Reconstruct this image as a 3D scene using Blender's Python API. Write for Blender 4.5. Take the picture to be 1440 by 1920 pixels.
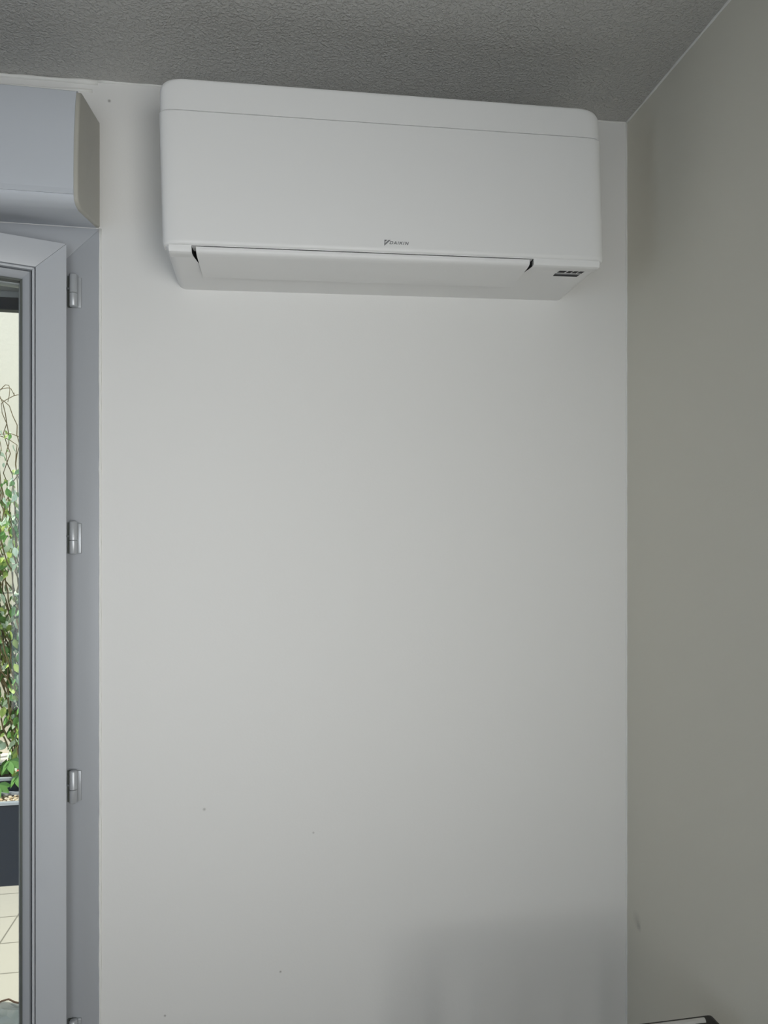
import bpy, bmesh, math, random
from mathutils import Vector, Matrix
R = math.radians
PI = math.pi
random.seed(7)
scene = bpy.context.scene
for o in list(bpy.data.objects):
    bpy.data.objects.remove(o, do_unlink=True)

# ------------------------------------------------------------------ camera
CAM_H = 1.6
cam_d = bpy.data.cameras.new('camera')
cam_d.sensor_fit = 'VERTICAL'
cam_d.sensor_height = 36.0
cam_d.sensor_width = 27.0
cam_d.lens = 1330 / 1920 * 36.0
cam_d.shift_y = 64 / 1920
cam_d.clip_start = 0.02
cam = bpy.data.objects.new('camera', cam_d)
scene.collection.objects.link(cam)
cam.location = (0, 0, CAM_H)
cam.rotation_euler = (R(90), 0, R(-9.06))
scene.camera = cam

# ------------------------------------------------------------------ world, sun, window light, exposure
world = bpy.data.worlds.new('world')
scene.world = world
world.use_nodes = True
bg = world.node_tree.nodes['Background']
bg.inputs[0].default_value = (0.72, 0.86, 1.0, 1)
bg.inputs[1].default_value = 1.1

sun_d = bpy.data.lights.new('sun', 'SUN')
sun_d.energy = 4.0
sun_d.angle = R(1.0)
sun_d.color = (1.0, 0.95, 0.86)
sun = bpy.data.objects.new('sun', sun_d)
scene.collection.objects.link(sun)
sun.rotation_euler = Vector((0.55, 0.30, -0.95)).to_track_quat('-Z', 'Y').to_euler()

def area(name, loc, target, sx, sy, power, color, spread=180):
    d = bpy.data.lights.new(name, 'AREA')
    d.shape = 'RECTANGLE'; d.size = sx; d.size_y = sy
    d.energy = power; d.color = color; d.spread = R(spread)
    o = bpy.data.objects.new(name, d)
    scene.collection.objects.link(o)
    o.location = loc
    o.rotation_euler = (Vector(target) - Vector(loc)).to_track_quat('-Z', 'Y').to_euler()
    return o
# daylight entering through the window behind the camera and the one in the left wall
area('window_daylight', (0.44, -0.60, 1.40), (-0.42, 1.44, 1.54), 0.54, 1.05, 5.0, (1.0, 0.98, 0.94), 100)
area('window_daylight', (-0.47, -0.60, 1.54), (-0.45, 1.44, 1.56), 0.62, 0.92, 2.2, (0.95, 0.975, 1.0), 112)
area('side_window_daylight', (-2.15, -0.05, 1.45), (0, -0.05, 1.45), 0.7, 1.1, 2.6, (0.66, 0.80, 1.0))

vs = scene.view_settings
scene.display_settings.display_device = 'sRGB'
vs.view_transform = 'Standard'
vs.look = 'None'
vs.exposure = 0.10
vs.gamma = 1.0
vs.use_curve_mapping = False

# ------------------------------------------------------------------ materials
def mat(name, col, rough=0.5, metal=0.0, spec=0.5, bump=None, var=None, trans=None, coat=0.0):
    m = bpy.data.materials.new(name)
    m.use_nodes = True
    nt = m.node_tree
    b = nt.nodes['Principled BSDF']
    b.inputs['Base Color'].default_value = (*col, 1)
    b.inputs['Roughness'].default_value = rough
    b.inputs['Metallic'].default_value = metal
    b.inputs['Specular IOR Level'].default_value = spec
    b.inputs['Coat Weight'].default_value = coat
    if trans:
        b.inputs['Transmission Weight'].default_value = trans
    tc = nt.nodes.new('ShaderNodeTexCoord')
    if var:
        n = nt.nodes.new('ShaderNodeTexNoise')
        n.inputs['Scale'].default_value = var[0]; n.inputs['Detail'].default_value = 4
        mr = nt.nodes.new('ShaderNodeMapRange')
        mr.inputs[3].default_value = 1 - var[1]; mr.inputs[4].default_value = 1 + var[1]
        hs = nt.nodes.new('ShaderNodeHueSaturation')
        hs.inputs['Color'].default_value = (*col, 1)
        nt.links.new(tc.outputs['Object'], n.inputs['Vector'])
        nt.links.new(n.outputs['Fac'], mr.inputs[0])
        nt.links.new(mr.outputs[0], hs.inputs['Value'])
        nt.links.new(hs.outputs[0], b.inputs['Base Color'])
    if bump:
        n2 = nt.nodes.new('ShaderNodeTexNoise')
        n2.inputs['Scale'].default_value = bump[0]; n2.inputs['Detail'].default_value = bump[3] if len(bump) > 3 else 3
        bp = nt.nodes.new('ShaderNodeBump')
        bp.inputs['Strength'].default_value = bump[1]; bp.inputs['Distance'].default_value = bump[2]
        nt.links.new(tc.outputs['Object'], n2.inputs['Vector'])
        nt.links.new(n2.outputs['Fac'], bp.inputs['Height'])
        nt.links.new(bp.outputs[0], b.inputs['Normal'])
    return m

def spots(m, pts):
    """small dirt marks with a place and a shape of their own; pts: (x, y, z, radius, strength)"""
    nt = m.node_tree
    b = nt.nodes['Principled BSDF']
    src = b.inputs['Base Color'].links[0].from_socket
    geo = nt.nodes.new('ShaderNodeNewGeometry')
    for x, y, z, r, s in pts:
        d = nt.nodes.new('ShaderNodeVectorMath'); d.operation = 'DISTANCE'
        d.inputs[1].default_value = (x, y, z)
        nt.links.new(geo.outputs['Position'], d.inputs[0])
        mr = nt.nodes.new('ShaderNodeMapRange')
        mr.inputs[1].default_value = 0; mr.inputs[2].default_value = r
        mr.inputs[3].default_value = s; mr.inputs[4].default_value = 0
        nt.links.new(d.outputs['Value'], mr.inputs[0])
        mx = nt.nodes.new('ShaderNodeMix'); mx.data_type = 'RGBA'
        nt.links.new(mr.outputs[0], mx.inputs[0])
        nt.links.new(src, mx.inputs[6])
        mx.inputs[7].default_value = (0.16, 0.15, 0.13, 1)
        src = mx.outputs[2]
    nt.links.new(src, b.inputs['Base Color'])

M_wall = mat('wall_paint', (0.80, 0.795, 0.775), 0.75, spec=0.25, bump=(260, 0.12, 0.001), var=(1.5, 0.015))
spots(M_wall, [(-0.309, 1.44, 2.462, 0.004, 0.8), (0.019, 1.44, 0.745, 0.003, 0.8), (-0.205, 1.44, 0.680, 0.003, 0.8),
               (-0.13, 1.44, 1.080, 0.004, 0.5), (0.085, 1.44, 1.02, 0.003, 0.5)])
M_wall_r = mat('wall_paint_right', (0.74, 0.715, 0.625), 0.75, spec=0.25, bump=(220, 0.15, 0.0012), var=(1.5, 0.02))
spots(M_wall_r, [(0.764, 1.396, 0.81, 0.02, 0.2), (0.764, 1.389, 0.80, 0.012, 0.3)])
M_plain = mat('paint_plain', (0.50, 0.48, 0.44), 0.8, var=(2, 0.02))
M_bead = mat('paint_bead', (0.82, 0.82, 0.79), 0.6, bump=(60, 0.6, 0.002), var=(20, 0.04))
M_floor = mat('floor_wood', (0.26, 0.19, 0.12), 0.45, var=(6, 0.2))
M_ac = mat('ac_plastic', (0.83, 0.83, 0.82), 0.45, spec=0.4, var=(3, 0.01))
M_ac_panel = mat('ac_panel_plastic', (0.83, 0.83, 0.82), 0.42, spec=0.4, var=(3, 0.008))
M_dark = mat('dark_cavity', (0.012, 0.012, 0.014), 0.6, var=(30, 0.1))
M_logo = mat('logo_grey', (0.25, 0.255, 0.26), 0.4, var=(30, 0.05))
M_pvc = mat('window_paint', (0.53, 0.55, 0.58), 0.38, spec=0.45, var=(4, 0.02))
M_pvc_d = mat('window_paint_frame', (0.42, 0.438, 0.465), 0.4, spec=0.45, var=(4, 0.02))
M_box = mat('shutter_box_lacquer', (0.58, 0.61, 0.655), 0.38, spec=0.45, var=(3, 0.02))
M_box_end_shade = mat('shutter_box_end_shade', (0.47, 0.46, 0.41), 0.55, var=(5, 0.05))  # olive darkening from grazing light and wall bounce, put into the colour
M_gasket = mat('gasket_rubber', (0.10, 0.11, 0.10), 0.6, var=(20, 0.1))
M_hinge = mat('hinge_metal', (0.46, 0.48, 0.50), 0.32, metal=0.25, var=(30, 0.05))
M_steel = mat('pin_steel', (0.75, 0.76, 0.78), 0.25, metal=1.0, var=(30, 0.05))
M_slat = mat('shutter_slat', (0.34, 0.37, 0.39), 0.5, var=(10, 0.08))
M_navy = mat('dark_bar', (0.030, 0.034, 0.048), 0.5, var=(10, 0.2))
M_cream = mat('cream_render', (0.92, 0.86, 0.72), 0.85, bump=(60, 0.3, 0.004), var=(3, 0.04))
M_white = mat('white_concrete', (0.84, 0.80, 0.78), 0.8, bump=(90, 0.4, 0.004), var=(40, 0.10))
M_planter = mat('planter_plastic', (0.011, 0.019, 0.040), 0.42, var=(2, 0.25))
M_rim = mat('planter_rim', (0.42, 0.46, 0.52), 0.4, var=(8, 0.08))
M_soil = mat('soil', (0.05, 0.035, 0.025), 0.95, var=(60, 0.4), bump=(60, 1, 0.01))
M_pebble = [mat('pebble_a', (0.55, 0.42, 0.25), 0.8, var=(60, 0.3)), mat('pebble_b', (0.70, 0.62, 0.48), 0.8, var=(60, 0.3)),
            mat('pebble_c', (0.20, 0.13, 0.08), 0.8, var=(60, 0.3))]
M_leaf = mat('leaf_green', (0.16, 0.36, 0.09), 0.45, var=(14, 0.45))
M_leaf_l = mat('leaf_light', (0.52, 0.68, 0.18), 0.45, var=(14, 0.35))
M_leaf_p = mat('leaf_variegated', (0.66, 0.82, 0.62), 0.5, var=(14, 0.35))
for m_ in (M_leaf, M_leaf_l, M_leaf_p):
    m_.node_tree.nodes['Principled BSDF'].inputs['Subsurface Weight'].default_value = 0.15
    m_.node_tree.nodes['Principled BSDF'].inputs['Subsurface Radius'].default_value = (0.01, 0.02, 0.005)
M_stem = mat('vine_stem', (0.20, 0.15, 0.07), 0.8, var=(30, 0.3))
M_flower = mat('flower_red', (0.80, 0.16, 0.14), 0.6, var=(30, 0.1))
M_post = mat('trellis_metal', (0.30, 0.34, 0.40), 0.5, var=(10, 0.1))
M_orange = mat('twine_orange', (0.30, 0.17, 0.11), 0.7, var=(60, 0.3))
M_chair = mat('chair_dark', (0.018, 0.017, 0.016), 0.5, var=(20, 0.2))
M_chair_p = mat('chair_pale', (0.50, 0.49, 0.46), 0.5, var=(20, 0.06))

# clear pane: thin glass (see-through with a Fresnel reflection)
def glass(name):
    m = bpy.data.materials.new(name); m.use_nodes = True
    nt = m.node_tree; nt.nodes.clear()
    out = nt.nodes.new('ShaderNodeOutputMaterial')
    mix = nt.nodes.new('ShaderNodeMixShader')
    tr = nt.nodes.new('ShaderNodeBsdfTransparent'); tr.inputs[0].default_value = (0.97, 0.975, 0.97, 1)
    gl = nt.nodes.new('ShaderNodeBsdfGlossy'); gl.inputs['Roughness'].default_value = 0.0
    fr = nt.nodes.new('ShaderNodeFresnel'); fr.inputs[0].default_value = 1.5
    nt.links.new(fr.outputs[0], mix.inputs[0]); nt.links.new(tr.outputs[0], mix.inputs[1]); nt.links.new(gl.outputs[0], mix.inputs[2])
    nt.links.new(mix.outputs[0], out.inputs[0])
    return m
M_glass = glass('clear_glass')

# crumpled clear plastic
M_plastic = bpy.data.materials.new('clear_plastic'); M_plastic.use_nodes = True
_nt = M_plastic.node_tree
_b = _nt.nodes['Principled BSDF']
_b.inputs['Base Color'].default_value = (0.50, 0.54, 0.53, 1); _b.inputs['Roughness'].default_value = 0.18
_b.inputs['Alpha'].default_value = 0.62
_n = _nt.nodes.new('ShaderNodeTexVoronoi'); _n.inputs['Scale'].default_value = 16
_tc = _nt.nodes.new('ShaderNodeTexCoord'); _bp = _nt.nodes.new('ShaderNodeBump')
_bp.inputs['Distance'].default_value = 0.03
_nt.links.new(_tc.outputs['Object'], _n.inputs['Vector']); _nt.links.new(_n.outputs['Distance'], _bp.inputs['Height'])
_nt.links.new(_bp.outputs[0], _b.inputs['Normal'])

# stippled ceiling paint
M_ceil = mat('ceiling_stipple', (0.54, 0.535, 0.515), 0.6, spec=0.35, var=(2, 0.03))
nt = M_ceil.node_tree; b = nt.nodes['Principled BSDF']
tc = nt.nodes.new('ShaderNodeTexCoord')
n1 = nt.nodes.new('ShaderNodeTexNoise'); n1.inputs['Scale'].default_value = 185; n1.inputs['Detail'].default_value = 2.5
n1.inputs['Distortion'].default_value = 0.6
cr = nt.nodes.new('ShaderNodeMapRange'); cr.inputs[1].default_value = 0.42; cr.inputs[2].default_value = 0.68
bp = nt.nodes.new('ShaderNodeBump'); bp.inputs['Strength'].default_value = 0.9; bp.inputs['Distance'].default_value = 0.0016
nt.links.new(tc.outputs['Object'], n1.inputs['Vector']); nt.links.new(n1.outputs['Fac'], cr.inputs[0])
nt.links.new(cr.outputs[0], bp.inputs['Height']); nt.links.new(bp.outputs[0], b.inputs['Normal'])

# terrace tiles
M_tile = bpy.data.materials.new('terrace_tile'); M_tile.use_nodes = True
nt = M_tile.node_tree; b = nt.nodes['Principled BSDF']
tc = nt.nodes.new('ShaderNodeTexCoord'); mp = nt.nodes.new('ShaderNodeMapping')
mp.inputs['Location'].default_value = (1.025, -2.863, 0)
mp.inputs['Rotation'].default_value = (0, 0, R(-1.0))
br = nt.nodes.new('ShaderNodeTexBrick'); br.offset = 0; br.squash = 1
br.inputs['Color1'].default_value = (0.56, 0.535, 0.46, 1); br.inputs['Color2'].default_value = (0.53, 0.51, 0.44, 1)
br.inputs['Mortar'].default_value = (0.25, 0.24, 0.20, 1)
br.inputs['Scale'].default_value = 1.0; br.inputs['Mortar Size'].default_value = 0.0035
br.inputs['Mortar Smooth'].default_value = 0.2
br.inputs['Brick Width'].default_value = 0.218; br.inputs['Row Height'].default_value = 0.218
nt.links.new(tc.outputs['Object'], mp.inputs[0]); nt.links.new(mp.outputs[0], br.inputs['Vector'])
nt.links.new(br.outputs['Color'], b.inputs['Base Color']); b.inputs['Roughness'].default_value = 0.55

# ------------------------------------------------------------------ mesh helpers
def obj(name, bm, m, parent=None, smooth=False, loc=None):
    me = bpy.data.meshes.new(name)
    bm.normal_update()
    bm.to_mesh(me); bm.free()
    if isinstance(m, (list, tuple)):
        for x in m: me.materials.append(x)
    else:
        me.materials.append(m)
    if smooth:
        me.shade_smooth()
        if smooth != 'all':
            try: me.set_sharp_from_angle(angle=R(40))
            except Exception: pass
    o = bpy.data.objects.new(name, me)
    scene.collection.objects.link(o)
    if parent: o.parent = parent
    if loc: o.location = loc
    return o

def empty(name, loc=(0, 0, 0), rot=(0, 0, 0), parent=None):
    o = bpy.data.objects.new(name, None); scene.collection.objects.link(o)
    o.location = loc; o.rotation_euler = rot; o.empty_display_size = 0.1
    if parent: o.parent = parent
    return o

def tag(o, label=None, cat=None, group=None, kind=None):
    if label: o['label'] = label
    if cat: o['category'] = cat
    if group: o['group'] = group
    if kind: o['kind'] = kind
    return o

def bx(bm, x0, y0, z0, x1, y1, z1, mi=0):
    v = [bm.verts.new(p) for p in ((x0, y0, z0), (x1, y0, z0), (x1, y1, z0), (x0, y1, z0), (x0, y0, z1), (x1, y0, z1), (x1, y1, z1), (x0, y1, z1))]
    fs = []
    for f in ((0, 3, 2, 1), (4, 5, 6, 7), (0, 1, 5, 4), (1, 2, 6, 5), (2, 3, 7, 6), (3, 0, 4, 7)):
        fc = bm.faces.new([v[i] for i in f]); fc.material_index = mi; fs.append(fc)
    return v, fs

def bevel(bm, sel, r, seg=4):
    es = [e for e in bm.edges if sel(e)]
    bmesh.ops.bevel(bm, geom=es, offset=r, segments=seg, profile=0.5, affect='EDGES', clamp_overlap=True)

def rbox(x0, y0, z0, x1, y1, z1, r=0.002, seg=3):
    bm = bmesh.new(); bx(bm, x0, y0, z0, x1, y1, z1)
    bevel(bm, lambda e: True, r, seg)
    return bm

def prism(bm, poly, axis, a0, a1):
    """extrude a closed 2D polygon along an axis"""
    def P(p, a):
        return {'x': (a, p[0], p[1]), 'y': (p[0], a, p[1]), 'z': (p[0], p[1], a)}[axis]
    A = [bm.verts.new(P(p, a0)) for p in poly]; B = [bm.verts.new(P(p, a1)) for p in poly]
    n = len(poly)
    bm.faces.new(A); bm.faces.new(B[::-1])
    for i in range(n):
        bm.faces.new((A[i], B[i], B[(i + 1) % n], A[(i + 1) % n]))
    bmesh.ops.recalc_face_normals(bm, faces=bm.faces[:])

def tube(bm, pts, rad, seg=6):
    rings = []
    pts = [Vector(p) for p in pts]
    for i, p in enumerate(pts):
        d = (pts[min(i + 1, len(pts) - 1)] - pts[max(i - 1, 0)]).normalized()
        u = d.cross(Vector((0, 0, 1)))
        if u.length < 1e-3: u = d.cross(Vector((1, 0, 0)))
        u.normalize(); w = d.cross(u)
        r = rad[i] if isinstance(rad, (list, tuple)) else rad
        rings.append([bm.verts.new(p + (u * math.cos(2 * PI * k / seg) + w * math.sin(2 * PI * k / seg)) * r) for k in range(seg)])
    for a, b_ in zip(rings, rings[1:]):
        for k in range(seg):
            bm.faces.new((a[k], a[(k + 1) % seg], b_[(k + 1) % seg], b_[k]))
    bm.faces.new(rings[0][::-1]); bm.faces.new(rings[-1])

def lathe(bm, prof, cx, cy, seg=24):
    rings = []
    for r, z in prof:
        rings.append([bm.verts.new((cx + r * math.cos(2 * PI * k / seg), cy + r * math.sin(2 * PI * k / seg), z)) for k in range(seg)])
    for a, b_ in zip(rings, rings[1:]):
        for k in range(seg):
            bm.faces.new((a[k], a[(k + 1) % seg], b_[(k + 1) % seg], b_[k]))
    bm.faces.new(rings[0][::-1]); bm.faces.new(rings[-1])

# ------------------------------------------------------------------ the room
YW, XR, XL, YB = 1.44, 0.764, -2.2, -0.62     # wall behind the unit, right wall, left wall, wall behind the camera
CZ = lambda x: 2.499 + 0.0198 * (x + 0.326)  # underside of the ceiling (slightly out of level)
WT = 0.30
DX0, DX1, DZ1 = -1.20, -0.326, 2.213          # door opening (incl. frame)
def struct(name, bm, m, smooth=False):
    return tag(obj(name, bm, m, None, smooth), kind='structure')

bm = bmesh.new()
bx(bm, DX1, YW, -0.1, XR + WT, YW + WT, 2.72)
bx(bm, XL - WT, YW, -0.1, DX0, YW + WT, 2.72)
bx(bm, DX0, YW, DZ1, DX1, YW + WT, 2.72)
struct('wall_back', bm, M_wall)
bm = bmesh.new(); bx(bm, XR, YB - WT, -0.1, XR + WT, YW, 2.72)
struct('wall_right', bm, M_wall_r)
bm = bmesh.new()   # left wall with a window opening
bx(bm, XL - WT, YB, -0.1, XL, YW, 0.80); bx(bm, XL - WT, YB, 2.05, XL, YW, 2.72)
bx(bm, XL - WT, YB, 0.80, XL, -0.50, 2.05); bx(bm, XL - WT, 0.40, 0.80, XL, YW, 2.05)
struct('wall_left', bm, M_plain)
bm = bmesh.new()   # wall behind the camera with two window openings
bx(bm, XL - WT, YB - WT, -0.1, XR, YB, 0.78); bx(bm, XL - WT, YB - WT, 2.02, XR, YB, 2.72)
for a_, b_ in ((XL - WT, -0.80), (-0.14, 0.07), (0.71, XR)):
    bx(bm, a_, YB - WT, 0.78, b_, YB, 2.02)
struct('wall_front', bm, M_plain)
def window(name, x0, y0, z0, x1, y1, z1, ax):
    t = tag(empty(name, ((x0 + x1) / 2, (y0 + y1) / 2, z0)), kind='structure')
    c = t.location.copy()
    bm = bmesh.new(); w = 0.05
    if ax == 'x':
        for a in ((x0, z0, x0 + w, z1), (x1 - w, z0, x1, z1), (x0 + w, z0, x1 - w, z0 + w), (x0 + w, z1 - w, x1 - w, z1)):
            bx(bm, a[0] - c.x, y0 - c.y, a[1] - c.z, a[2] - c.x, y1 - c.y, a[3] - c.z)
        g = bmesh.new(); bx(g, x0 + w - c.x, -0.003, w, x1 - w - c.x, 0.003, z1 - w - c.z)
    else:
        for a in ((y0, z0, y0 + w, z1), (y1 - w, z0, y1, z1), (y0 + w, z0, y1 - w, z0 + w), (y0 + w, z1 - w, y1 - w, z1)):
            bx(bm, x0 - c.x, a[0] - c.y, a[1] - c.z, x1 - c.x, a[2] - c.y, a[3] - c.z)
        g = bmesh.new(); bx(g, -0.003, y0 + w - c.y, w, 0.003, y1 - w - c.y, z1 - w - c.z)
    obj('window_frame', bm, M_pvc, t); obj('window_pane', g, M_glass, t)
window('window_1', 0.07, YB - 0.2, 0.78, 0.71, YB - 0.14, 2.02, 'x')
window('window_3', -0.80, YB - 0.2, 0.78, -0.14, YB - 0.14, 2.02, 'x')
window('window_2', XL - 0.2, -0.50, 0.80, XL - 0.14, 0.40, 2.05, 'y')

bm = bmesh.new(); bx(bm, XL - WT, YB - WT, -0.12, XR + WT, YW + WT, 0.0)
# floor covers the room only; the terrace starts outside the wall
struct('floor', bm, M_floor)
bm = bmesh.new()
x0, x1 = XL - WT, XR + WT
v = [bm.verts.new(p) for p in ((x0, YB - WT, CZ(x0)), (x1, YB - WT, CZ(x1)), (x1, YW + WT, CZ(x1)), (x0, YW + WT, CZ(x0)),
                               (x0, YB - WT, 2.85), (x1, YB - WT, 2.85), (x1, YW + WT, 2.85), (x0, YW + WT, 2.85))]
for f in ((0, 3, 2, 1), (4, 5, 6, 7), (0, 1, 5, 4), (1, 2, 6, 5), (2, 3, 7, 6), (3, 0, 4, 7)): bm.faces.new([v[i] for i in f])
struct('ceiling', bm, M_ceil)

# uneven filler beads: ceiling line over the shutter box, the door frame edge and the right corner
def bead(name, a, b_, r, n=60, jit=0.3):
    bm = bmesh.new(); a = Vector(a); b_ = Vector(b_); rr = random.Random(hash(name) % 97 if False else len(name))
    pts = [a.lerp(b_, i / n) for i in range(n + 1)]
    rad = [r * (1 + jit * (rr.random() - 0.5) * 2) for _ in pts]
    tube(bm, pts, rad, 8)
    return struct(name, bm, M_bead, 'all')
bead('trim_1', (XL, YW, CZ(XL) - 0.004), (-0.33, YW, CZ(-0.33) - 0.004), 0.0045)
bead('trim_2', (XL, YW + 0.001, CZ(XL) - 0.021), (-0.34, YW + 0.001, CZ(-0.34) - 0.021), 0.003, jit=0.5)
bead('trim_3', (-0.33, YW, CZ(-0.33) - 0.001), (XR, YW, CZ(XR) - 0.001), 0.0025)
bead('trim_4', (XR, YW, 0.01), (XR, YW, CZ(XR)), 0.0022, 90)
bead('trim_5', (XR, YW, CZ(XR)), (XR, YB, CZ(XR)), 0.0028, 120)
bead('trim_6', (DX1, YW, 0.01), (DX1, YW, DZ1), 0.0026, 90)
def skirting(name, x0, y0, x1, y1):
    bm = bmesh.new(); bx(bm, x0, y0, 0, x1, y1, 0.07); bevel(bm, lambda e: True, 0.003, 2)
    struct(name, bm, M_bead)
skirting('baseboard_back', DX1 + 0.005, YW - 0.012, XR - 0.012, YW)
skirting('baseboard_right', XR - 0.012, YB, XR, YW)
skirting('baseboard_left', XL, YB, XL + 0.012, YW)

# ------------------------------------------------------------------ balcony door: frame, sash standing ajar, hinges
door = tag(empty('door_1', (DX1, YW, 0)), label='grey-white glazed balcony door standing ajar left of the air conditioner wall', kind='structure')
# frame in coordinates local to the door's right edge
fw = 0.066; W = DX1 - DX0
def miter_frame(w, x0, x1, z0, z1, y0, y1, r=0.002, foot=False):
    """jambs and head with mitred corners, as one mesh each piece separated by a hairline groove"""
    bm = bmesh.new(); g = 0.0001
    def quad(p):
        prism(bm, p, 'y', y0, y1)
    quad([(x0, z0), (x0 + w, z0 + (0 if foot else w)), (x0 + w, z1 - w - g), (x0, z1 - g)])
    quad([(x1 - w, z0 + (0 if foot else w)), (x1, z0), (x1, z1 - g), (x1 - w, z1 - w - g)])
    quad([(x0 + g, z1), (x0 + w + g, z1 - w), (x1 - w - g, z1 - w), (x1 - g, z1)])
    if not foot:
        quad([(x0 + g, z0), (x1 - g, z0), (x1 - w - g, z0 + w), (x0 + w + g, z0 + w)])
    bmesh.ops.bevel(bm, geom=bm.edges[:], offset=r, segments=2, profile=0.5, affect='EDGES')
    return bm
obj('door_frame', miter_frame(fw, -W, 0, 0.0, DZ1, 0.0, 0.075, 0.0006, foot=True), M_pvc_d, door, True)
bm = bmesh.new(); bx(bm, -W + fw, 0.01, 0.0, -fw, 0.075, 0.02); bevel(bm, lambda e: True, 0.003, 2)
obj('threshold', bm, M_steel, door, True)
# raised rebate lip on the frame beside the sash
bm = bmesh.new(); bx(bm, -fw - 0.010, 0.012, 0.02, -fw + 0.002, 0.070, DZ1 - fw - 0.002)
obj('rebate_lip', bm, M_pvc_d, door)

ang = R(17)
SX, SY = -0.378 - DX1, 1.405 - YW
SZ0, SZ1 = 0.03, 2.166
sash = miter_frame(0.052, -0.76, 0, 0, SZ1 - SZ0, 0.0, 0.018, 0.0010)
sash_o = obj('sash', sash, M_pvc, door, True, loc=(SX, SY, SZ0))
sash_o.rotation_euler = (0, 0, ang)
H = SZ1 - SZ0; SW = 0.76
# body of the sash behind the flange
obj('sash_body', miter_frame(0.055, -SW + 0.02, -0.02, 0.02, H - 0.02, 0.018, 0.066, 0.001), M_pvc_d, sash_o, True)
# small raised fillet, then the sloped glazing bead
obj('bead_fillet', miter_frame(0.0042, -SW + 0.0535, -0.0535, 0.0535, H - 0.0535, 0.0008, 0.018, 0.0008), M_pvc, sash_o, True)
def sloped_bead(x0, x1, z0, z1, w, y_out, y_in):
    bm = bmesh.new()
    # cross-section: outer edge deep, convex middle, inner edge
    prof = [(0.0, y_out + 0.006), (w * 0.22, y_out), (w * 0.6, y_out + 0.0035), (w * 0.92, y_in - 0.004), (w, y_in)]
    loops = []
    for d, y in prof:
        loops.append([bm.verts.new((x0 + d, y, z0 + d)), bm.verts.new((x1 - d, y, z0 + d)), bm.verts.new((x1 - d, y, z1 - d)), bm.verts.new((x0 + d, y, z1 - d))])
    for a, b2 in zip(loops, loops[1:]):
        for k in range(4):
            bm.faces.new((a[k], a[(k + 1) % 4], b2[(k + 1) % 4], b2[k]))
    back = [bm.verts.new((q.co.x, 0.024, q.co.z)) for q in loops[0]]
    inb = [bm.verts.new((q.co.x, 0.024, q.co.z)) for q in loops[-1]]
    for k in range(4):
        j = (k + 1) % 4
        bm.faces.new((back[k], back[j], loops[0][j], loops[0][k]))
        bm.faces.new((loops[-1][k], loops[-1][j], inb[j], inb[k]))
        bm.faces.new((inb[k], inb[j], back[j], back[k]))
    bmesh.ops.recalc_face_normals(bm, faces=bm.faces[:])
    return bm
obj('glazing_bead', sloped_bead(-SW + 0.0585, -0.0585, 0.0585, H - 0.0585, 0.0155, 0.003, 0.014), M_pvc_d, sash_o, True)
obj('gasket', miter_frame(0.004, -SW + 0.0735, -0.0735, 0.0735, H - 0.0735, 0.013, 0.030, 0.0006), M_gasket, sash_o, True)
bm = bmesh.new(); bx(bm, -SW + 0.072, 0.024, 0.072, -0.072, 0.028, H - 0.072)
bx(bm, -SW + 0.072, 0.044, 0.072, -0.072, 0.048, H - 0.072)
obj('glass_pane', bm, M_glass, sash_o)
obj('glass_spacer', miter_frame(0.010, -SW + 0.0700, -0.0700, 0.0700, H - 0.0700, 0.0285, 0.0435, 0.0006), M_slat, sash_o, True)
# handle on the far stile
bm = bmesh.new(); bx(bm, -SW + 0.012, -0.010, 1.0, -SW + 0.040, 0.0, 1.15); bx(bm, -SW + 0.018, -0.045, 1.06, -SW + 0.034, -0.010, 1.08); bx(bm, -SW + 0.018, -0.055, 0.95, -SW + 0.034, -0.043, 1.08)
bevel(bm, lambda e: True, 0.003, 2)
obj('handle', bm, M_steel, sash_o, True)

def hinge(z, first=None):
    x, y = -0.0462, -0.0105
    t = obj('hinge', rbox(-0.0460, -0.0035, z - 0.030, -0.0335, 0.0005, z + 0.028, 0.0013), M_hinge, door, True)
    bm = bmesh.new(); r = 0.0074
    lathe(bm, [(r - 0.003, z - 0.0315), (r - 0.001, z - 0.0305), (r, z - 0.029), (r, z - 0.0060), (r - 0.0006, z - 0.0055)], x, y)
    lathe(bm, [(r - 0.0006, z - 0.0048), (r, z - 0.0043), (r, z + 0.029), (r - 0.001, z + 0.0305), (r - 0.003, z + 0.0315)], x, y)
    obj('hinge_barrel', bm, M_hinge, t, True)
    bm = bmesh.new(); bx(bm, x - 0.003, y, z - 0.028, x + 0.003, -0.002, z + 0.026)
    obj('hinge_leaf', bm, M_hinge, t)
    bm = bmesh.new(); tube(bm, [(x - 0.0050, y - 0.0005, z + 0.003), (x - 0.0185, y - 0.0005, z + 0.003)], 0.0021, 10)
    obj('hinge_pin', bm, M_steel, t, True)
    bm = bmesh.new(); bx(bm, x - 0.0115, y + 0.004, z - 0.030, x - 0.004, y + 0.0100, z + 0.029)
    obj('hinge_gap_shade', bm, M_gasket, t)  # solid dark block painting the shade in the gap between sash and barrel
for z in (2.0875, 1.616, 1.141, 0.665, 0.2): hinge(z)

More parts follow.
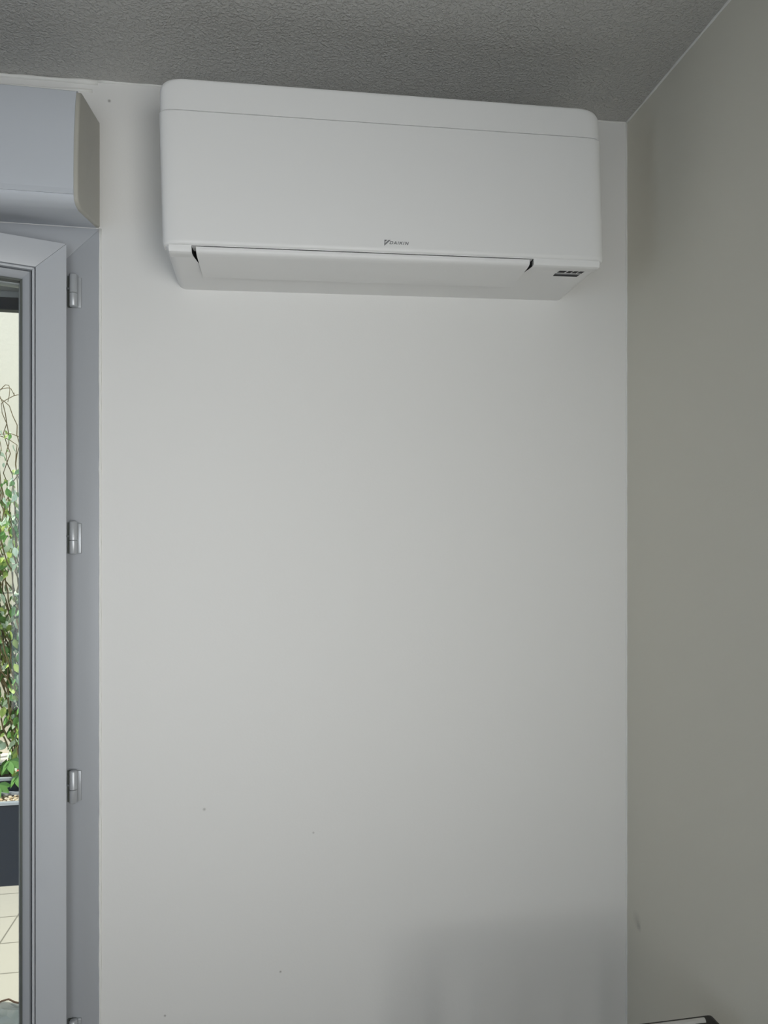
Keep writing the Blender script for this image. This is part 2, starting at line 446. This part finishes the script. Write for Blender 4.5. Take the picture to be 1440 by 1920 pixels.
# ------------------------------------------------------------------ shutter box above the door
sb = tag(empty('shutter_box', (DX1, YW, 2.2)), 'grey-white roller shutter box with angled underside above the balcony door, top left', 'shutter box')
L = 1.05
P = [(0.0, 0.6205), (-0.012, 0.617), (-0.132, 0.5945), (-0.142, 0.588), (-0.150, 0.560), (-0.158, 0.50), (-0.161, 0.44), (-0.1605, 0.401), (-0.157, 0.392), (-0.150, 0.388), (-0.132, 0.386), (0.0, 0.4140)]
P = [(y, z + 1.6 - 2.2 - 0.0 + 0.2 - 0.0) for y, z in P]
bm = bmesh.new()
prof = [(y, z) for y, z in P]
prism(bm, prof, 'x', -L, -0.007)
obj('housing', bm, M_box, sb, True)
bm = bmesh.new()
prism(bm, [(y * 0.985, 0.5 * (min(p[1] for p in prof) + max(p[1] for p in prof)) + (z - 0.5 * (min(p[1] for p in prof) + max(p[1] for p in prof))) * 0.99) for y, z in prof], 'x', -0.007, 0.0)
bmesh.ops.bevel(bm, geom=[e for e in bm.edges if all(abs(q.co.x) < 1e-6 for q in e.verts)], offset=0.004, segments=3, profile=0.5, affect='EDGES')
obj('end_cap', bm, M_box_end_shade, sb, True)
bm = bmesh.new(); prism(bm, [(-0.1618, 0.0100), (-0.1621, 0.0005), (-0.158, 0.0005), (-0.158, 0.0100)], 'x', -L, -0.008)
obj('lower_lip', bm, M_box, sb)

# ------------------------------------------------------------------ roller shutter drawn up outside the door
rs = tag(empty('roller_shutter', ((DX0 + DX1) / 2, 1.56, 2.05)), 'rolled-up grey shutter with dark bottom bar hanging at the top of the door glass', 'shutter')
w2 = W / 2
bm = bmesh.new()
prism(bm, [(-0.004, 0.0725), (-0.006, 0.080), (-0.006, 0.086), (-0.004, 0.092), (0.008, 0.092), (0.008, 0.0725)], 'x', -w2, w2)
prism(bm, [(-0.004, 0.093), (-0.007, 0.100), (-0.007, 0.110), (-0.004, 0.118), (0.008, 0.118), (0.008, 0.093)], 'x', -w2, w2)
prism(bm, [(-0.004, 0.119), (-0.007, 0.130), (-0.007, 0.150), (-0.004, 0.16), (0.008, 0.16), (0.008, 0.119)], 'x', -w2, w2)
obj('slat_curtain', bm, M_slat, rs)
bm = bmesh.new(); bx(bm, -w2, -0.008, 0.0585, w2, 0.010, 0.0715); bevel(bm, lambda e: True, 0.001, 1)
obj('slat_edge', bm, M_rim, rs)
bm = bmesh.new(); bx(bm, -w2, -0.010, 0.033, w2, 0.012, 0.0580); bevel(bm, lambda e: True, 0.0015, 1)
obj('bottom_bar', bm, M_navy, rs)

# ------------------------------------------------------------------ air conditioner
ACW, ACD, ACH = 0.806, 0.189, 0.295
ac = tag(empty('air_conditioner', (-0.1835, YW - ACD, 2.1045), (0, R(-1.5), 0)),
         'white wall-mounted split air conditioner high under the ceiling in the corner', 'air conditioner')
# body
bm = bmesh.new()
def plan_loop(z, ix, iy):
    """plan outline of the casing at height z: elliptical front corners, square back"""
    ex, ey = 0.036, 0.017
    pts = [(ACW - ix, ACD), (ACW - ix, 0.030)]
    for k in range(13):
        a = PI / 2 * k / 12
        pts.append((ACW - ix - ex + ex * math.cos(a) ** 0.8, ey - (ey - iy) * math.sin(a) ** 0.8 if k else ey))
    pts += [(ACW - p[0], p[1]) for p in reversed(pts)]
    return [bm.verts.new((x, y, z)) for x, y in pts]
Ls = []
rb, rt = 0.016, 0.020
for k in range(7):
    a = PI / 2 * k / 6
    Ls.append(plan_loop(rb * (1 - math.cos(a)), 0.004 + rb * (1 - math.sin(a)), 0.0042 + 0.003 * (1 - math.sin(a)) ** 3))
Ls.append(plan_loop(0.230, 0.0022, 0.0042))
Ls.append(plan_loop(0.2406, 0.0022, 0.0046)); Ls.append(plan_loop(0.2411, 0.0018, 0.0008)); Ls.append(plan_loop(0.2430, 0.0018, 0.0008)); Ls.append(plan_loop(ACH - rt - 0.002, 0.0018, 0.0008))
for k in range(10):
    a = PI / 2 * k / 9
    Ls.append(plan_loop(ACH - rt * (1 - math.sin(a)), 0.0018 + rt * (1 - math.cos(a)), 0.0008 + 0.003 * (1 - math.cos(a)) ** 3))
for a, c in zip(Ls, Ls[1:]):
    for k in range(len(a)):
        bm.faces.new((a[k], a[(k + 1) % len(a)], c[(k + 1) % len(a)], c[k]))
bm.faces.new(Ls[0][::-1]); bm.faces.new(Ls[-1])
bmesh.ops.recalc_face_normals(bm, faces=bm.faces[:])
body = obj('body', bm, M_ac, ac, True)
def boolean_cut(target, cutter_bm, m_in):
    c = obj('cutter', cutter_bm, m_in)
    c.parent = target.parent
    mod = target.modifiers.new('cut', 'BOOLEAN'); mod.object = c; mod.operation = 'DIFFERENCE'; mod.solver = 'EXACT'
    try: mod.material_mode = 'TRANSFER'
    except Exception: pass
    bpy.context.view_layer.update()
    dg = bpy.context.evaluated_depsgraph_get()
    me = bpy.data.meshes.new_from_object(target.evaluated_get(dg), depsgraph=dg)
    target.modifiers.clear(); target.data = me
    bpy.data.objects.remove(c, do_unlink=True)
# recess of the air outlet: outline bows away from the flap at both front ends
fx0, fx1 = 0.0565, 0.6575
cut = bmesh.new()
poly = [(fx0 - 0.0075, -0.02), (fx0 - 0.0075, 0.012), (fx0 - 0.0065, 0.024), (fx0 - 0.003, 0.042), (fx0 + 0.0015, 0.064), (fx0 + 0.008, 0.085),
        (fx1 - 0.008, 0.085), (fx1 - 0.0015, 0.064), (fx1 + 0.003, 0.042), (fx1 + 0.0065, 0.024), (fx1 + 0.0075, 0.012), (fx1 + 0.0075, -0.02)]
prism(cut, poly, 'z', -0.02, 0.0108)
boolean_cut(body, cut, M_dark)
cut = bmesh.new()
prism(cut, [(x, y if y > -0.01 else 0.006) for x, y in poly], 'z', -0.02, 0.05)
boolean_cut(body, cut, M_dark)
# front panel: skin with rounded vertical edges, seam near the top
bm = bmesh.new()
zb, zt = 0.0115, 0.2394
def panel_loop(z, inset):
    ex, ey = 0.036, 0.017
    pts = [(ACW - inset * 0.5, 0.030)]
    for k in range(13):
        a = PI / 2 * k / 12
        pts.append((ACW - ex + (ex - inset * 0.5) * math.cos(a) ** 0.8, ey - (ey - inset) * math.sin(a) ** 0.8 if k else ey))
    pts += [(ACW - p[0], p[1]) for p in reversed(pts)]
    return [bm.verts.new((x, y, z)) for x, y in pts]
Ls = [panel_loop(z, i) for z, i in ((zb, 0.0045), (zb + 0.0012, 0.0022), (zb + 0.003, 0.0010), (zb + 0.0065, 0.0), (zb + 0.0085, 0.0), (zt - 0.003, 0.0), (zt - 0.0007, 0.0), (zt, 0.0006))]
for a, c in zip(Ls, Ls[1:]):
    for k in range(len(a)):
        bm.faces.new((a[k], a[(k + 1) % len(a)], c[(k + 1) % len(a)], c[k]))
bm.faces.new(Ls[0][::-1]); bm.faces.new(Ls[-1])
bmesh.ops.recalc_face_normals(bm, faces=bm.faces[:])
obj('front_panel', bm, M_ac_panel, ac, True)
# flap (louvre) below the panel
bm = bmesh.new()
sec = [(0.0045, 0.0092), (0.0040, 0.0040), (0.0060, 0.0005), (0.0100, -0.0012), (0.0200, -0.0024), (0.0600, -0.0056), (0.0980, -0.0082), (0.1015, -0.0078), (0.1020, -0.0062), (0.0600, -0.0026), (0.0100, 0.0030)]
def sx(y, x, s):  # the ends draw in slightly towards the back
    return x + s * 0.004 * max(0, (y - 0.02)) / 0.1
A = [bm.verts.new((sx(y, fx0, 1), y, z)) for y, z in sec]; B = [bm.verts.new((sx(y, fx1, -1), y, z)) for y, z in sec]
bm.faces.new(A); bm.faces.new(B[::-1])
for i in range(len(sec)):
    j = (i + 1) % len(sec); bm.faces.new((A[i], B[i], B[j], A[j]))
bmesh.ops.recalc_face_normals(bm, faces=bm.faces[:])
obj('air_flap', bm, M_ac_panel, ac, True)
# lip of the underside left and right of the outlet
for x0_, x1_ in ((0.0110, fx0 - 0.0075), (fx1 + 0.0075, ACW - 0.0110)):
    bm = bmesh.new()
    prism(bm, [(0.0040, 0.0110), (0.0040, 0.0035), (0.0055, 0.0005), (0.0090, -0.0010), (0.0150, -0.0011), (0.03, 0.0001)], 'x', x0_, x1_)
    obj('front_lip', bm, M_ac, ac, True)
# indicator windows and display slot on the underside at the right
ind = empty('indicator_display', (0, 0, 0), parent=ac)
def under_poly(name, pts, m, parent=ac, t=0.0006, base=0.0):
    bm = bmesh.new(); prism(bm, pts, 'z', base - t, base + 0.0005); return obj(name, bm, m, parent)
bpy.data.objects.remove(ind, do_unlink=True)
ix = 0.7240
disp = under_poly('display_window', [(ix - 0.002, 0.0400), (ix + 0.049, 0.0400), (ix + 0.048, 0.0535), (ix - 0.001, 0.0535)], M_logo, ac, 0.0004)
under_poly('display_bar', [(ix - 0.0015, 0.0450), (ix + 0.0480, 0.0450), (ix + 0.0475, 0.0530), (ix - 0.001, 0.0530)], M_dark, disp, 0.0008)
for a, w_ in ((0.0, 0.0140), (0.0180, 0.0085), (0.0295, 0.0085), (0.0410, 0.0085)):
    under_poly('indicator_slot', [(ix + a + 0.002, 0.0275), (ix + a + w_ + 0.002, 0.0275), (ix + a + w_, 0.0365), (ix + a, 0.0365)], M_dark, ac, 0.0006)

# brand mark and lettering on the panel, strokes laid out in millimetres
def letters():
    bm = bmesh.new(); sh = 0.28
    def stroke(x0, z0, x1, z1, w):
        d = Vector((x1 - x0, z1 - z0)); n = Vector((-d.y, d.x)).normalized() * w / 2
        pts = [(x0 + n.x, z0 + n.y), (x1 + n.x, z1 + n.y), (x1 - n.x, z1 - n.y), (x0 - n.x, z0 - n.y)]
        quad(pts)
    def quad(pts):
        pts = [(x + sh * z, z) for x, z in pts]
        prism(bm, [(x / 1000, z / 1000) for x, z in pts], 'y', -0.0004, 0.0003)
    h = 5.4; w = 1.35
    x = 0
    # D
    stroke(x + .7, 0, x + .7, h, w); stroke(x, h - .55, x + 4.6, h - .55, 1.1); stroke(x, .55, x + 4.6, .55, 1.1)
    stroke(x + 4.4, h - .3, x + 5.7, h - 1.6, w); stroke(x + 5.5, h - 1.4, x + 5.5, 1.4, w); stroke(x + 5.7, 1.6, x + 4.4, .3, w)
    x += 7.6
    # A
    stroke(x + .5, 0, x + 2.6, h, w); stroke(x + 2.6, h, x + 5.2, 0, w); stroke(x + 1.2, 1.5, x + 4.6, 1.5, 1.0)
    stroke(x + 2.0, h - .5, x + 3.4, h - .5, 1.0)
    x += 7.0
    stroke(x + .7, 0, x + .7, h, w); x += 3.1       # I
    stroke(x + .7, 0, x + .7, h, w); stroke(x + .9, 2.5, x + 5.0, h - .2, w); stroke(x + 2.2, 3.3, x + 5.3, .2, w); x += 7.2   # K
    stroke(x + .7, 0, x + .7, h, w); x += 3.1       # I
    stroke(x + .7, 0, x + .7, h, w); stroke(x + .8, h - .2, x + 5.2, .2, w); stroke(x + 5.3, 0, x + 5.3, h, w)  # N
    return bm
lx, lz = 0.3935, 0.0250
o = obj('brand_lettering', letters(), M_logo, ac); o.location = (lx, 0, lz)
bm = bmesh.new()   # triangular mark, split by a slanting gap
prism(bm, [(0, 0), (0.0008, 0.0105), (0.0040, 0.0105), (0.0018, 0.0060)], 'y', -0.0004, 0.0003)
prism(bm, [(0.0004, 0.0), (0.0122, 0.0105), (0.0082, 0.0105), (0.0010, 0.0042)], 'y', -0.0004, 0.0003)
prism(bm, [(0.0008, 0.0105), (0.0060, 0.0105), (0.0050, 0.0090), (0.0010, 0.0090)], 'y', -0.0004, 0.0003)
o = obj('brand_mark', bm, M_logo, ac); o.location = (lx - 0.0095, 0, lz - 0.0030)

# ------------------------------------------------------------------ chair at the right wall (its back corner reaches into view)
ch = tag(empty('chair', (0.51, 0.83, 0)), 'dark chair with a pale back edge, its top corner peeking in at bottom right', 'chair')
n = 16
top = [(-0.205 + 0.41 * i / n) for i in range(n + 1)]
zt_ = lambda x: 0.836 - 0.002 * (1 - abs(x / 0.205) ** 2)
bm = bmesh.new()
prism(bm, [(-0.205, 0.806), (0.205, 0.806)] + [(x, zt_(x)) for x in reversed(top)], 'y', 0.205, 0.228)
bmesh.ops.bevel(bm, geom=[e for e in bm.edges if all(q.co.z > 0.825 and abs(q.co.x) > 0.2 for q in e.verts)], offset=0.012, segments=4, profile=0.5, affect='EDGES')
obj('top_rail', bm, M_chair, ch, True)
bm = bmesh.new(); tube(bm, [(x, 0.2165, zt_(x) + 0.001) for x in top[:-1]], 0.0045, 8)
obj('back_edge', bm, M_chair_p, ch, True)
bm = bmesh.new(); bx(bm, -0.19, 0.209, 0.56, 0.19, 0.224, 0.59); bevel(bm, lambda e: True, 0.003, 2)
obj('lower_rail', bm, M_chair, ch, True)
for k in range(4):
    bm = bmesh.new(); bx(bm, -0.125 + k * 0.08, 0.212, 0.588, -0.115 + k * 0.08, 0.221, 0.808); obj('back_slat', bm, M_chair, ch)
obj('seat', rbox(-0.21, -0.21, 0.43, 0.21, 0.215, 0.47, 0.012), M_chair, ch, True)
for sx_, sy_ in ((-1, -1), (1, -1)):
    bm = bmesh.new(); tube(bm, [(sx_ * 0.19, sy_ * 0.19, 0.0), (sx_ * 0.185, sy_ * 0.185, 0.435)], [0.012, 0.016], 10); obj('leg', bm, M_chair, ch, True)
for sx_ in (-1, 1):
    bm = bmesh.new(); tube(bm, [(sx_ * 0.19, 0.21, 0.0), (sx_ * 0.185, 0.205, 0.45), (sx_ * 0.188, 0.2165, 0.80)], [0.012, 0.014, 0.010], 10); obj('leg', bm, M_chair, ch, True)

# ------------------------------------------------------------------ terrace outside
bm = bmesh.new(); bx(bm, -6, YW + WT, -0.12, 4, 6, 0.0)
tag(obj('floor_terrace', bm, M_tile), kind='structure')
bm = bmesh.new(); bx(bm, -6, 4.40, 0, 4, 4.6, 4.2)
tag(obj('wall_terrace', bm, M_cream), kind='structure')
bm = bmesh.new(); bx(bm, -6, 4.10, 0, 4, 4.40, 0.405); bevel(bm, lambda e: True, 0.01, 2)
tag(obj('trim_7', bm, M_white), kind='structure')

def planter(x0, y0, x1, y1, h, label):
    t = tag(empty('planter', ((x0 + x1) / 2, (y0 + y1) / 2, 0)), label, 'planter', 'dark planters on the terrace')
    a, b_ = (x1 - x0) / 2, (y1 - y0) / 2
    bm = bmesh.new(); th = 0.02; hh = h - 0.012
    for q in ((-a, -b_, a, -b_ + th), (-a, b_ - th, a, b_), (-a, -b_ + th, -a + th, b_ - th), (a - th, -b_ + th, a, b_ - th)):
        bx(bm, q[0], q[1], 0.0, q[2], q[3], hh)
    bx(bm, -a + th, -b_ + th, 0.0, a - th, b_ - th, hh - 0.05)
    obj('planter_body', bm, M_planter, t)
    bm = bmesh.new(); e = 0.004
    for q in ((-a - e, -b_ - e, a + e, -b_ + th), (-a - e, b_ - th, a + e, b_ + e), (-a - e, -b_ + th, -a + th, b_ - th), (a - th, -b_ + th, a + e, b_ - th)):
        bx(bm, q[0], q[1], hh, q[2], q[3], h)
    obj('planter_rim', bm, M_rim, t)
    return t
planter(-2.1, 3.575, -0.85, 3.735, 0.393, 'low dark rectangular planter filled with pebbles, nearest the balcony door')
planter(-2.1, 3.76, -0.85, 4.05, 0.452, 'taller dark planter with the climbing plant, behind the pebble planter')
# pebbles: nobody could count them
bm = bmesh.new()
for _ in range(3000):
    x = random.uniform(-2.07, -0.88); y = random.uniform(3.60, 3.71); r = random.uniform(0.004, 0.009)
    mtx = Matrix.Translation((x, y, 0.352 + random.uniform(0, 0.032))) @ Matrix.Rotation(random.uniform(0, PI), 4, 'Z') @ Matrix.Diagonal((r * 1.5, r, r * 0.7, 1))
    ret = bmesh.ops.create_icosphere(bm, subdivisions=1, radius=1, matrix=mtx)
    mi = random.choice((0, 0, 1, 1, 2))
    for vv in ret['verts']:
        for f in vv.link_faces: f.material_index = mi
o = obj('pebbles', bm, M_pebble); tag(o, 'tan and brown pebbles filling the low dark planter', 'pebbles', kind='stuff')
bm = bmesh.new(); bx(bm, -2.079, 3.781, 0.385, -0.871, 4.029, 0.425)
tag(obj('potting_soil', bm, M_soil), 'dark potting soil under the climbing plant in the taller planter', 'soil', kind='stuff')

# trellis behind the plant
tr = tag(empty('trellis', (-1.4, 4.065, 0)), 'grey metal trellis standing behind the climbing plant', 'trellis')
for x in (-0.55, -0.125, 0.160, 0.5):
    bm = bmesh.new(); bx(bm, x - 0.018, -0.009, 0.0, x + 0.018, 0.011, 1.98); obj('trellis_post', bm, M_post, tr)
bm = bmesh.new()
for k in range(8): tube(bm, [(-0.60, -0.012, 0.6 + 0.15 * k), (0.56, -0.012, 0.6 + 0.15 * k)], 0.0025, 6)
obj('trellis_wires', bm, M_post, tr)

# climbing plant: twining stems, arched bare twigs on top and leaves in three tones
vine = tag(empty('climbing_plant', (-1.4, 3.93, 0.42)), 'leafy green climbing plant with bare arching twigs, seen through the door glass', 'climbing plant')
rv = random.Random(5)
bm = bmesh.new(); stems = []
for k in range(92):
    x = rv.uniform(-0.5, 0.5) if k < 46 else rv.uniform(0.12, 0.30); y = rv.uniform(-0.08, 0.02); z = 0.0
    pts = [(x, y, z)]; hh = rv.uniform(1.3, 1.98) if k < 46 else rv.uniform(1.72, 1.96)
    dx = rv.uniform(-0.02, 0.02)
    while z < hh:
        z += 0.05; x += dx + rv.uniform(-0.02, 0.02); y += rv.uniform(-0.012, 0.010); y = max(-0.14, min(0.02, y)); x = max(-0.55, min(0.53, x))
        pts.append((x, y, z))
    if hh > 1.6:   # bare tip arching over
        a = rv.choice((-1, 1)) * rv.uniform(0.25, 0.9)
        for s in range(1, 9):
            th = s / 8 * rv.uniform(1.6, 2.4)
            pts.append((x + a * 0.18 * math.sin(th) , y - 0.02 * s / 8, z + 0.10 * math.sin(th) - 0.09 * (1 - math.cos(th))))
    stems.append(pts if k < 46 else [])
    tube(bm, pts, [0.0045 * (1 - 0.65 * i / len(pts)) for i in range(len(pts))], 5)
obj('stems', bm, M_stem, vine, 'all')
def leaf(bm, p, L_, W_, rot):
    pts = [(0, 0, 0), (W_ * 0.36, L_ * 0.22, 0.08 * L_), (W_ * 0.5, L_ * 0.5, 0.07 * L_), (W_ * 0.25, L_ * 0.8, 0), (0, L_, -0.10 * L_),
           (-W_ * 0.25, L_ * 0.8, 0), (-W_ * 0.5, L_ * 0.5, 0.07 * L_), (-W_ * 0.36, L_ * 0.22, 0.08 * L_)]
    mid = [(0, L_ * 0.25, 0.0), (0, L_ * 0.55, -0.02 * L_), (0, L_ * 0.82, -0.05 * L_)]
    V = [bm.verts.new(Vector(p) + rot @ Vector(q)) for q in pts]; Mv = [bm.verts.new(Vector(p) + rot @ Vector(q)) for q in mid]
    for f in ((V[0], V[1], Mv[0]), (V[1], V[2], Mv[1], Mv[0]), (V[2], V[3], Mv[2], Mv[1]), (V[3], V[4], Mv[2]),
              (V[4], V[5], Mv[2]), (V[5], V[6], Mv[1], Mv[2]), (V[6], V[7], Mv[0], Mv[1]), (V[7], V[0], Mv[0])):
        bm.faces.new(f)
from mathutils import Euler
bms = [bmesh.new() for _ in range(3)]
for pts in stems:
    for p in pts[1:]:
        zz = p[2]
        dens = 5.5 if zz < 0.9 else (4.2 if zz < 1.35 else (3.2 if zz < 1.6 else (1.2 if zz < 1.80 else 0.0)))
        n = int(dens) + (1 if rv.random() < dens % 1 else 0)
        for _ in range(n):
            q = (p[0] + rv.uniform(-0.035, 0.035), p[1] + rv.uniform(-0.05, 0.03), p[2] + rv.uniform(-0.03, 0.03))
            s = rv.uniform(0.026, 0.062) * (0.7 if zz > 1.5 else 1)
            e = Euler((rv.uniform(-0.3, 1.1) - PI * 0.5 - 0.3, rv.uniform(-0.8, 0.8), rv.uniform(0, 2 * PI))).to_matrix()
            k = rv.random()
            leaf(bms[0 if k < 0.36 else (1 if k < 0.66 else 2)], q, s, s * 0.55, e)
# shoots spilling over the rim towards the pebbles
for (x, y, z) in ((0.17, -0.20, 0.05), (0.09, -0.24, 0.02), (0.19, -0.18, 0.10), (-0.2, -0.22, 0.03), (0.26, -0.2, 0.07), (-0.35, -0.2, 0.05), (0.13, -0.19, 0.12)):
    for a in (-1.9, -1.2, 0.1, 1.0, 1.8):
        e = Euler((-PI * 0.5 + 0.5, 0.3, a * 0.5 + 3.14), 'XYZ').to_matrix() @ Euler((0, 0, a * 0.55)).to_matrix()
        leaf(bms[0], (x, y, z), 0.068, 0.034, e)
obj('foliage', bms[0], M_leaf, vine, 'all')['label'] = 'dark green leaves'
obj('foliage', bms[1], M_leaf_l, vine, 'all')['label'] = 'yellow-green young leaves'
obj('foliage', bms[2], M_leaf_p, vine, 'all')['label'] = 'pale variegated leaves'
bm = bmesh.new()
for a in range(5):
    e = Euler((0.3, 0, a * 1.256)).to_matrix(); leaf(bm, (0.185, -0.21, 0.075), 0.022, 0.016, e)
obj('blossom', bm, M_flower, vine, 'all')

# crumpled plastic sack with a brown-orange tie on the terrace
sk = tag(empty('plastic_sack', (-0.97, 2.40, 0)), 'crumpled clear plastic sack on the terrace tiles just outside the door', 'plastic sack')
bm = bmesh.new()
bmesh.ops.create_icosphere(bm, subdivisions=5, radius=1)
rs_ = random.Random(3)
dirs = [(Vector((rs_.gauss(0, 1), rs_.gauss(0, 1), rs_.gauss(0, 1))).normalized(), rs_.uniform(2, 11), rs_.uniform(0, 6)) for _ in range(26)]
for q in bm.verts:
    d = q.co.normalized()
    s = 1 + sum(abs(math.sin(d.dot(a) * f + ph)) - 0.6 for a, f, ph in dirs) * 0.018
    q.co = Vector((d.x * 0.24 * s, d.y * 0.16 * s, max(0.0, 0.055 + d.z * 0.062 * s)))
obj('sack_film', bm, M_plastic, sk, 'all')
bm = bmesh.new()
bmesh.ops.create_icosphere(bm, subdivisions=3, radius=1, matrix=Matrix.Translation((-0.05, 0.01, 0.045)) @ Matrix.Diagonal((0.13, 0.10, 0.042, 1)))
obj('sack_contents', bm, M_navy, sk, 'all')
bm = bmesh.new()
tube(bm, [(-0.20 + 0.02 * i, 0.085 + 0.008 * math.sin(i * 0.9), 0.108 + 0.006 * math.sin(i * 1.7)) for i in range(20)], 0.0028, 6)
obj('sack_tie', bm, M_orange, sk, 'all')
